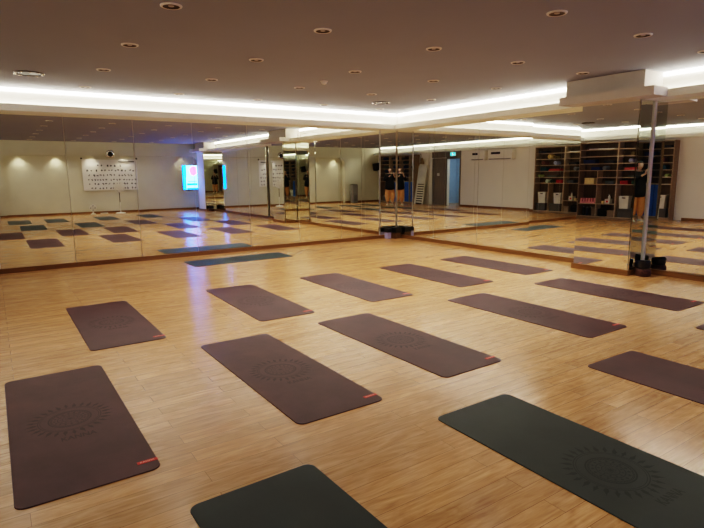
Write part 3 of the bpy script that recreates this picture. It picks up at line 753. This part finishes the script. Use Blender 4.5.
for k, (x, h, m) in enumerate(((-9.52, .3, M['black']), (-9.38, .28, cm('bottle_navy', (34, 40, 66))), (-9.26, .31, M['black']))):
    t = thing('water_bottle', ['black bottle in the corner of the lowest shelf bay', 'navy bottle between two black bottles in the lowest bay', 'taller black bottle nearest the dividing board in the lowest bay'][k], 'bottle', (sx(x), SYM, bz(.07) + .0005))
    lathe_obj('body', [(0, 0), (.042, 0), (.045, .02), (.045, h - .08), (.02, h - .04), (0, h - .04)], m, t, 20); lathe_obj('cap', [(.024, h - .045), (.024, h), (0, h)], M['grey'], t, 16)
lidbox(-9.09, bz(.07), .13, .28, cm('card_mid', (112, 98, 84)), 'brown box beside the bottles in the lowest bay')

# second shelf contents
cols = [(60, 66, 80), (36, 60, 104), (70, 60, 76), (44, 70, 74), (88, 76, 66), (52, 52, 58)]
rr_ = random.Random(11); cnt = 0
RN = {1.08: 'lowest open', 1.29: 'fifth', 1.51: 'fourth', 1.72: 'third', 1.94: 'second', 2.15: 'top'}
for bay, (a, c) in enumerate(((CX0 + .03, c1 - .0125), (c1 + .0125, c2 - .0125), (c2 + .0125, CX1 - .03))):
    a += SH; c += SH
    for z in ZR[1:]:
        m_i = (bay * 2 + int(z * 10)) % 6; ph = cm('mat_dim_%d' % m_i, cols[m_i]); cn = ['slate', 'blue', 'plum', 'dark teal', 'brown', 'charcoal'][m_i]
        bn = ['bay behind the photographer', 'middle bay', 'bay nearest the banner wall'][bay]
        if (bay + int(z * 100)) % 2: rolled_mat((a + c) / 2 + rr_.uniform(-.15, .15), bz(z), .27, .078, ph, '%s rolled mat on the %s row of the dark shelf, %s' % (cn, RN[z], bn), True, 'rolled mats on the dark shelf')
        else: folded((a + c) / 2 + rr_.uniform(-.1, .1), bz(z), .4, .12, ph, '%s folded blanket, %s row of the dark shelf, %s' % (cn, RN[z], bn))
for k, x in enumerate((.49, .62, .75, .88, 1.01, 1.25, 1.37, 1.49)):
    t = thing('folding_mat', ['blue folding mat standing upright in the dark shelf, %s from its right end' % q for q in ORD[:8]][k], 'exercise mat', (x, SYM, bz(.07)), 0, 'blue mats standing in the dark shelf')
    b = MB(); b.box(-.05, -.001, -.14, .14, .0005, .98, bev=.012); b.box(.001, .05, -.14, .14, .0005, .98, bev=.012); b.build('pads', M['blue'], t, smooth=40)
    b = MB(); b.box(-.052, .052, -.1, .1, .975, .983); b.build('hinge_cloth', cm('blue_dark', (20, 44, 92)), t)
lidbox(2.3, bz(.07), .4, .3, M['gbox'], 'grey felt box on the floor bay of the dark shelf')
basket(1.745, bz(.07), .34, .42, 'white basket on the floor bay of the dark shelf')

# ------------------------------------------------------------------ near wall: leaning slatted board, door, aircons
t = thing('slatted_board', 'white board with slatted lower half leaning against the wall beside the wooden door', 'board', (.06, YF + .34, 0))
mt = RX(d2r(9.0)) @ RY(d2r(0))
b = MB(); w2 = .29
b.box(-w2, w2, -.02, .02, 1.0, 1.88, mt, .006); b.build('upper_panel', M['fanw'], t)
b = MB(); b.box(-w2, -w2 + .05, -.02, .02, .012, .999, mt); b.box(w2 - .05, w2, -.02, .02, .012, .999, mt); b.build('frame', M['fanw'], t)
for k in range(8):
    b = MB(); b.box(-w2 + .051, w2 - .051, -.012, .012, .08 + k * .115, .14 + k * .115, mt); b.build('slat', M['fanw'], t)
b = MB(); b.box(-w2 + .051, w2 - .051, -.026, -.021, .03, .99, mt); b.build('dark_gap_sheet', M['dark'], t)  # added dark sheet, its colour darkens the gaps between the slats
b = MB(); b.box(w2 + .001, w2 + .02, -.05, .03, .012, 1.86, mt); b.build('side_rail', M['bask'], t)
t = thing('wall_lamp', 'tan wall lamp on a curved arm above the leaning white board', 'lamp', (.3, YF, 2.0))
b = MB(); b.tube([(0, .0, .1), (0, .06, .28), (-.08, .12, .40), (-.2, .15, .36), (-.24, .15, .2)], .008); b.build('arm', M['black'], t, smooth=40)
b = MB(); b.lathe([(.05, .2), (.11, -.08), (.105, -.08), (.045, .19)], 28, T((-.24, .15, 0))); b.build('lamp_shade', cm('lamp_tan', (150, 128, 92)), t, smooth=40)
b = MB(); b.lathe([(0, 0), (.05, 0), (.05, .015), (0, .02)], 20, T((0, 0, .1)) @ RX(-PI / 2)); b.build('wall_plate', M['black'], t, smooth=40)
# door (open position: slid over the wall) and frame
b = MB(); b.box(DX1 + .02, DX1 + .96, YF + .004, YF + .044, .01, 2.16)
dd = struct(b.build('door_1', M['doorwood']))
b = MB(); b.box(DX1 + .1, DX1 + .13, YF + .0445, YF + .075, .95, 1.15, bev=.006); b.build('door_handle', M['chrome'], dd)
b = MB(); b.box(DX0 - .06, DX0 - .001, YF - .15, YF + .03, 0, DZ + .06); b.box(DX1 + .001, DX1 + .018, YF - .15, YF + .03, 0, DZ + .06); b.box(DX0 - .001, DX1 + .001, YF - .15, YF + .03, DZ, DZ + .06)
struct(b.build('trim_6', M['doorwood']))
b = MB(); b.box(DX0 - .06, DX1 + .98, YF + .0, YF + .06, DZ + .061, 2.449)
struct(b.build('trim_7', M['doorwood']))
t = thing('switch_plate', 'white double light switch plate on the wooden door panel', 'light switch', (-.98, YF + .0445, 1.42))
b = MB(); b.box(-.08, .08, 0, .01, -.06, .06, bev=.003); b.build('plate', M['fanw'], t)
for s in (-1, 1):
    b = MB(); b.box(s * .038 - .026, s * .038 + .026, .0102, .016, -.04, .04, bev=.002); b.build('rocker', M['bask'], t)
t = thing('exit_sign', 'small glowing blue-green exit sign above the doorway', 'exit sign', (-1.95, YF + .061, 2.32))
b = MB(); b.box(-.17, .17, 0, .03, -.085, .085, bev=.005); b.build('housing', M['fanw'], t)
b = MB(); b.box(-.155, .155, .0302, .032, -.072, .072); b.build('light_face', M['exit'], t)
b = MB()   # running figure and arrow
b.ball((.04, .0325, .045), .014, 12, (1, .1, 1))
for p in ([(.035, .025), (-.0, -.012)], [(.0, -.012), (.03, -.035)], [(.03, -.035), (.02, -.06)], [(.0, -.012), (-.03, -.03)], [(-.03, -.03), (-.06, -.03)], [(.03, .02), (.06, .0)], [(.03, .02), (-.01, .02)]):
    b.tube([(q[0], .0325, q[1]) for q in p], .0075, 6)
b.box(-.13, -.08, .0322, .0335, -.006, .006); b.prism([(-.14, 0), (-.115, .025), (-.115, -.025)], 0, .0013, Matrix(((1, 0, 0, 0), (0, 0, 1, .0322), (0, 1, 0, 0), (0, 0, 0, 1))))
b.build('pictogram', M['exitw'], t)
# corridor beyond the doorway
b = MB(); b.box(-3.6, -.2, YF - 2.0, YF - 1.9, 0, H); b.box(-3.7, -3.6, YF - 2.0, YF - .15, 0, H); b.box(-.2, -.1, YF - 2.0, YF - .15, 0, H)
struct(b.build('wall_corridor', M['corridor']))
l = bpy.data.lights.new('corridor', 'AREA'); l.energy = 26; l.size = .8; l.color = (.72, .86, 1)
lo = bpy.data.objects.new('corridor_lamp', l); col.objects.link(lo); lo.location = (-1.9, YF - 1.0, 2.7)
t = thing('coat_rack', 'dark coat rack with a bag standing in the blue corridor', 'coat rack', (-2.45, YF - 1.0, 0))
b = MB(); b.tube([(0, 0, .02), (0, 0, 1.5)], .02); 
for k in range(4): a = PI / 2 * k; b.tube([(0, 0, 1.4), (.12 * math.cos(a), .12 * math.sin(a), 1.5)], .012)
b.build('pole', M['black'], t, smooth=40)
lathe_obj('base', [(0, 0), (.18, 0), (.18, .02), (.03, .04), (0, .04)], M['black'], t)
t = thing('hanging_bag', 'dark brown bag hanging on the coat rack in the corridor', 'bag', (-2.22, YF - 1.0, 1.0))
b = MB(); b.box(-.07, .12, -.1, .1, 0, .28, bev=.04); b.build('body', cm('bag_brown', (60, 40, 32)), t, smooth=40)
b = MB(); b.tube([(-.02, 0, .27), (-.02, .0, .42), (.02, 0, .42), (.08, 0, .27)], .008); b.build('strap', M['black'], t)
# air conditioners
def aircon(x, w_, label):
    t = thing('air_conditioner', label, 'air conditioner', (x, YF, 2.0), 0, 'wall air conditioners')
    b = MB(); b.box(-w_ / 2, w_ / 2, .002, .24, 0, .40, bev=.03); b.build('casing', M['white'], t, smooth=35)
    b = MB(); b.box(-w_ * .02, w_ * .36, .2402, .246, .22, .31); b.build('display_window', M['black'], t)
    b = MB(); b.box(-w_ / 2 + .06, w_ / 2 - .06, .17, .245, .012, .05); b.build('louver', M['grey'], t)
aircon(-3.55, .78, 'white wall air conditioner nearer the doorway')
aircon(-4.75, 1.25, 'wider white wall air conditioner farther from the doorway')

# ------------------------------------------------------------------ the photographer (seen in the retro-reflecting mirror corners)
def skin(name, nodes, edges, m, parent=None, sub=2, root=0):
    me = bpy.data.meshes.new(name); me.from_pydata([n[:3] for n in nodes], edges, [])
    o = bpy.data.objects.new(name, me); col.objects.link(o)
    md = o.modifiers.new('s', 'SKIN'); md.use_smooth_shade = True
    for i, n in enumerate(nodes):
        r = n[3]; me.skin_vertices[0].data[i].radius = (r, r) if not isinstance(r, tuple) else r
        me.skin_vertices[0].data[i].use_root = (i == root)
    sb = o.modifiers.new('u', 'SUBSURF'); sb.levels = sub; sb.render_levels = sub
    dg = bpy.context.evaluated_depsgraph_get()
    me2 = bpy.data.meshes.new_from_object(o.evaluated_get(dg)); bpy.data.objects.remove(o)
    me2.name = name; me2.materials.clear(); me2.materials.append(m)
    for p in me2.polygons: p.use_smooth = True
    o = bpy.data.objects.new(name, me2); col.objects.link(o)
    if parent: o.parent = parent
    return o
# local frame: faces +y, x to the person's right
P = [(0, 0, .95, .13), (0, 0, 1.12, .115), (0, -.01, 1.30, .135), (0, -.01, 1.42, .11), (0, 0, 1.50, .052), (0, .03, 1.56, .052),
     (.17, -.01, 1.41, .062), (.245, .03, 1.16, .042), (.05, .30, 1.36, .032), (.0, .36, 1.40, .028),
     (-.17, -.01, 1.41, .062), (-.27, .03, 1.17, .042), (-.20, .30, 1.34, .032), (-.165, .36, 1.39, .028),
     (.10, 0, .90, .095), (.105, .015, .50, .062), (.105, -.02, .09, .042), (.115, .13, .045, .035),
     (-.10, 0, .90, .095), (-.115, .015, .50, .062), (-.125, -.02, .09, .042), (-.14, .13, .045, .035)]
E_ = [(0, 1), (1, 2), (2, 3), (3, 4), (4, 5), (3, 6), (6, 7), (7, 8), (8, 9), (3, 10), (10, 11), (11, 12), (12, 13), (0, 14), (14, 15), (15, 16), (16, 17), (0, 18), (18, 19), (19, 20), (20, 21)]
per = skin('person', P, E_, M['skin'])
tag(per, 'person in black top and tan trousers holding up a phone, seen in the mirrors', 'person')
# head with brow, nose, lips, ears and chin: part of the same body mesh
b = MB(); g = bmesh.ops.create_uvsphere(b.bm, u_segments=36, v_segments=24, radius=1)
for v in g['verts']:
    x, y, z = v.co
    r = 1.0
    yy = y * (.098 if y > 0 else .102)
    xx = x * .076 * (1 - .20 * max(0, -z) ** 1.5); zz = z * .118
    if y > 0:
        yy -= .010 * max(0, -z - .1) * (1 - abs(x))                                  # flatter lower face
        yy += .020 * math.exp(-((x / .13) ** 2)) * math.exp(-(((z + .12) / .16) ** 2))   # nose
        yy -= .007 * math.exp(-(((abs(x) - .42) / .16) ** 2)) * math.exp(-(((z - .06) / .10) ** 2))  # eye sockets
        yy += .005 * math.exp(-(((z - .22) / .08) ** 2)) * (1 - abs(x))                # brow
        yy += .007 * math.exp(-((x / .28) ** 2)) * math.exp(-(((z + .45) / .07) ** 2))   # lips
        yy += .010 * math.exp(-((x / .25) ** 2)) * math.exp(-(((z + .80) / .14) ** 2))   # chin
    v.co = Vector((xx, yy, zz))
for s in (-1, 1): b.ball((s * .077, -.005, -.005), .03, 14, (.35, .75, 1.1))
HC = Matrix.Translation((.0, .05, 1.645)) @ RX(d2r(-8))
for v in b.bm.verts: v.co = HC @ v.co
def hand(b, wrist, fwd, side, up, m=1, curl=.5):
    """palm and five fingers: fwd along the palm, side towards the thumb, up out of the back of the hand"""
    w, f, s, u = Vector(wrist), Vector(fwd).normalized(), Vector(side).normalized(), Vector(up).normalized()
    b.tube([w - f * .01, w + f * .03, w + f * .06, w + f * .085], [.022, .028, .032, .026], 12)
    for k, (o_, ln) in enumerate(((.028, .066), (.010, .074), (-.009, .068), (-.027, .052))):
        p = w + f * .08 + s * o_; d = f.copy(); pts = [p - f * .02, p]
        for j in range(3):
            d = (d - u * curl * (.55 + .2 * j)).normalized(); p = p + d * ln * (.42, .33, .25)[j]; pts.append(p.copy())
        b.tube(pts, [.009, .0095, .0085, .008, .006], 8)
    p = w + f * .03 + s * .02
    b.tube([p, p + s * .028 + f * .018, p + s * .04 + f * .042 - u * .01, p + s * .038 + f * .062 - u * .022], [.012, .011, .0095, .007], 8)
hand(b, (.0, .36, 1.40), (-.15, .25, .9), (-1, 0, 0), (0, .9, -.25), curl=.28)
hand(b, (-.165, .36, 1.39), (.25, .25, .9), (1, 0, 0), (0, .9, -.25), curl=.28)
me = bpy.data.meshes.new('tmp'); bmesh.ops.recalc_face_normals(b.bm, faces=b.bm.faces); b.bm.to_mesh(me); b.bm.free()
bm = bmesh.new(); bm.from_mesh(per.data); bm.from_mesh(me); bm.to_mesh(per.data); bm.free()
for p in per.data.polygons: p.use_smooth = True
for s in (-1, 1):
    b = MB(); b.ball((s * .031, .090, .008), .011, 14); 
    for v in b.bm.verts: v.co = HC @ v.co
    e = b.build('eye', cm('eye_white', (230, 226, 220), .2), per, smooth=60)
    b = MB(); b.ball((s * .031, .0985, .008), .0055, 12)
    for v in b.bm.verts: v.co = HC @ v.co
    b.build('iris', M['black'], e, smooth=60)
b = MB(); b.ball((0, .0945, -.052), .020, 16, (1, .35, .42))
for v in b.bm.verts: v.co = HC @ v.co
b.build('lips', cm('lip_tone', (168, 100, 90), .5), per, smooth=60)
# hair cap
b = MB(); g = bmesh.ops.create_uvsphere(b.bm, u_segments=32, v_segments=20, radius=1)
dele = []
for v in g['verts']:
    x, y, z = v.co
    if (y > .30 and z < .46 and abs(x) < .9) or z < -.8: dele.append(v)
    v.co = HC @ Vector((x * .090, y * .110 - .006, z * .128 + .006))
bmesh.ops.delete(b.bm, geom=dele, context='VERTS')
b.build('hair', M['hair'], per, smooth=60)
# clothes as their own shells
ST = [(0, 0, .70, .255), (0, 0, .82, .265), (0, 0, 1.06, .22), (0, -.01, 1.27, .20), (0, -.01, 1.40, .135), (0, 0, 1.475, .068),
      (.17, -.01, 1.41, .090), (.26, .03, 1.16, .075), (.06, .29, 1.355, .052), (-.17, -.01, 1.41, .090), (-.285, .03, 1.17, .075), (-.20, .29, 1.335, .052)]
skin('top', ST, [(0, 1), (1, 2), (2, 3), (3, 4), (4, 5), (4, 6), (6, 7), (7, 8), (4, 9), (9, 10), (10, 11)], M['shirt'], per)
PT = [(0, 0, .90, .140), (.10, 0, .78, .118), (.125, .01, .48, .135), (.105, -.015, .13, .075), (-.10, 0, .78, .118), (-.13, .01, .48, .135), (-.125, -.015, .13, .075)]
skin('trousers', PT, [(0, 1), (1, 2), (2, 3), (0, 4), (4, 5), (5, 6)], M['pants'], per)
for s in (-1, 1):
    b = MB(); b.prism(rrect(-.045, .045, -.09, .16, .04), .0, .025, T((s * .12, .03, 0)) @ RZ(-s * .12)); b.ball((s * .12, .06, .035), .05, 16, (.9, 1.9, .75))
    b.build('shoe', M['fanw'], per, smooth=50)
# phone: own thing, just behind the camera point
fw = Vector((-.8184, .5499, 0)).normalized(); ang = math.atan2(fw.y, fw.x) - PI / 2
per.location = (0, 0, 0); per.rotation_euler = (0, 0, ang)
hold = Vector((-.05, .45, 1.475)); cam0 = Vector((0, 0, 1.479)) - fw * .035
per.location = (cam0 - (RZ(ang) @ hold)) * Vector((1, 1, 0))
ph = thing('smartphone', 'black phone held up by the person in front of the shelf', 'phone', (cam0.x + fw.x * .012, cam0.y + fw.y * .012, 1.40), ang)
b = MB(); b.box(-.075, .075, -.004, .004, 0, .072, bev=.003); b.build('case', M['black'], ph)
b = MB(); b.box(-.070, .070, -.0052, -.0042, .004, .068); b.build('screen', cm('phone_glass', (40, 46, 58), .1), ph)
b = MB(); b.ball((-.055, .0045, .055), .007, 12, (1, .3, 1)); b.build('lens', M['lens'], ph)

# ------------------------------------------------------------------ camera, world, render look
cd = bpy.data.cameras.new('camera'); cam = bpy.data.objects.new('camera', cd); col.objects.link(cam); sc.camera = cam
cd.sensor_width = 36; cd.lens = 531.19 / 704 * 36; cd.clip_start = .02
X = Vector((0.5590981584236521, 0.8290432444685644, -0.009825886642796567)); U = Vector((-0.13298453486295422, 0.10136860002037708, 0.9859206461055537)); F = Vector((-0.8183668876088307, 0.5499197266246639, -0.16692492784030308))
cam.matrix_world = Matrix(((X.x, U.x, -F.x, 0), (X.y, U.y, -F.y, 0), (X.z, U.z, -F.z, 1.4788), (0, 0, 0, 1)))
w = bpy.data.worlds.new('world'); sc.world = w; w.use_nodes = True
w.node_tree.nodes['Background'].inputs[0].default_value = (.9, .85, .8, 1); w.node_tree.nodes['Background'].inputs[1].default_value = .05
sc.view_settings.view_transform = 'Filmic'
sc.view_settings.look = 'High Contrast'
sc.view_settings.exposure = 0.12
cy = sc.cycles
cy.max_bounces = 20; cy.diffuse_bounces = 6; cy.glossy_bounces = 16; cy.sample_clamp_indirect = 6.0
cy.use_denoising = True
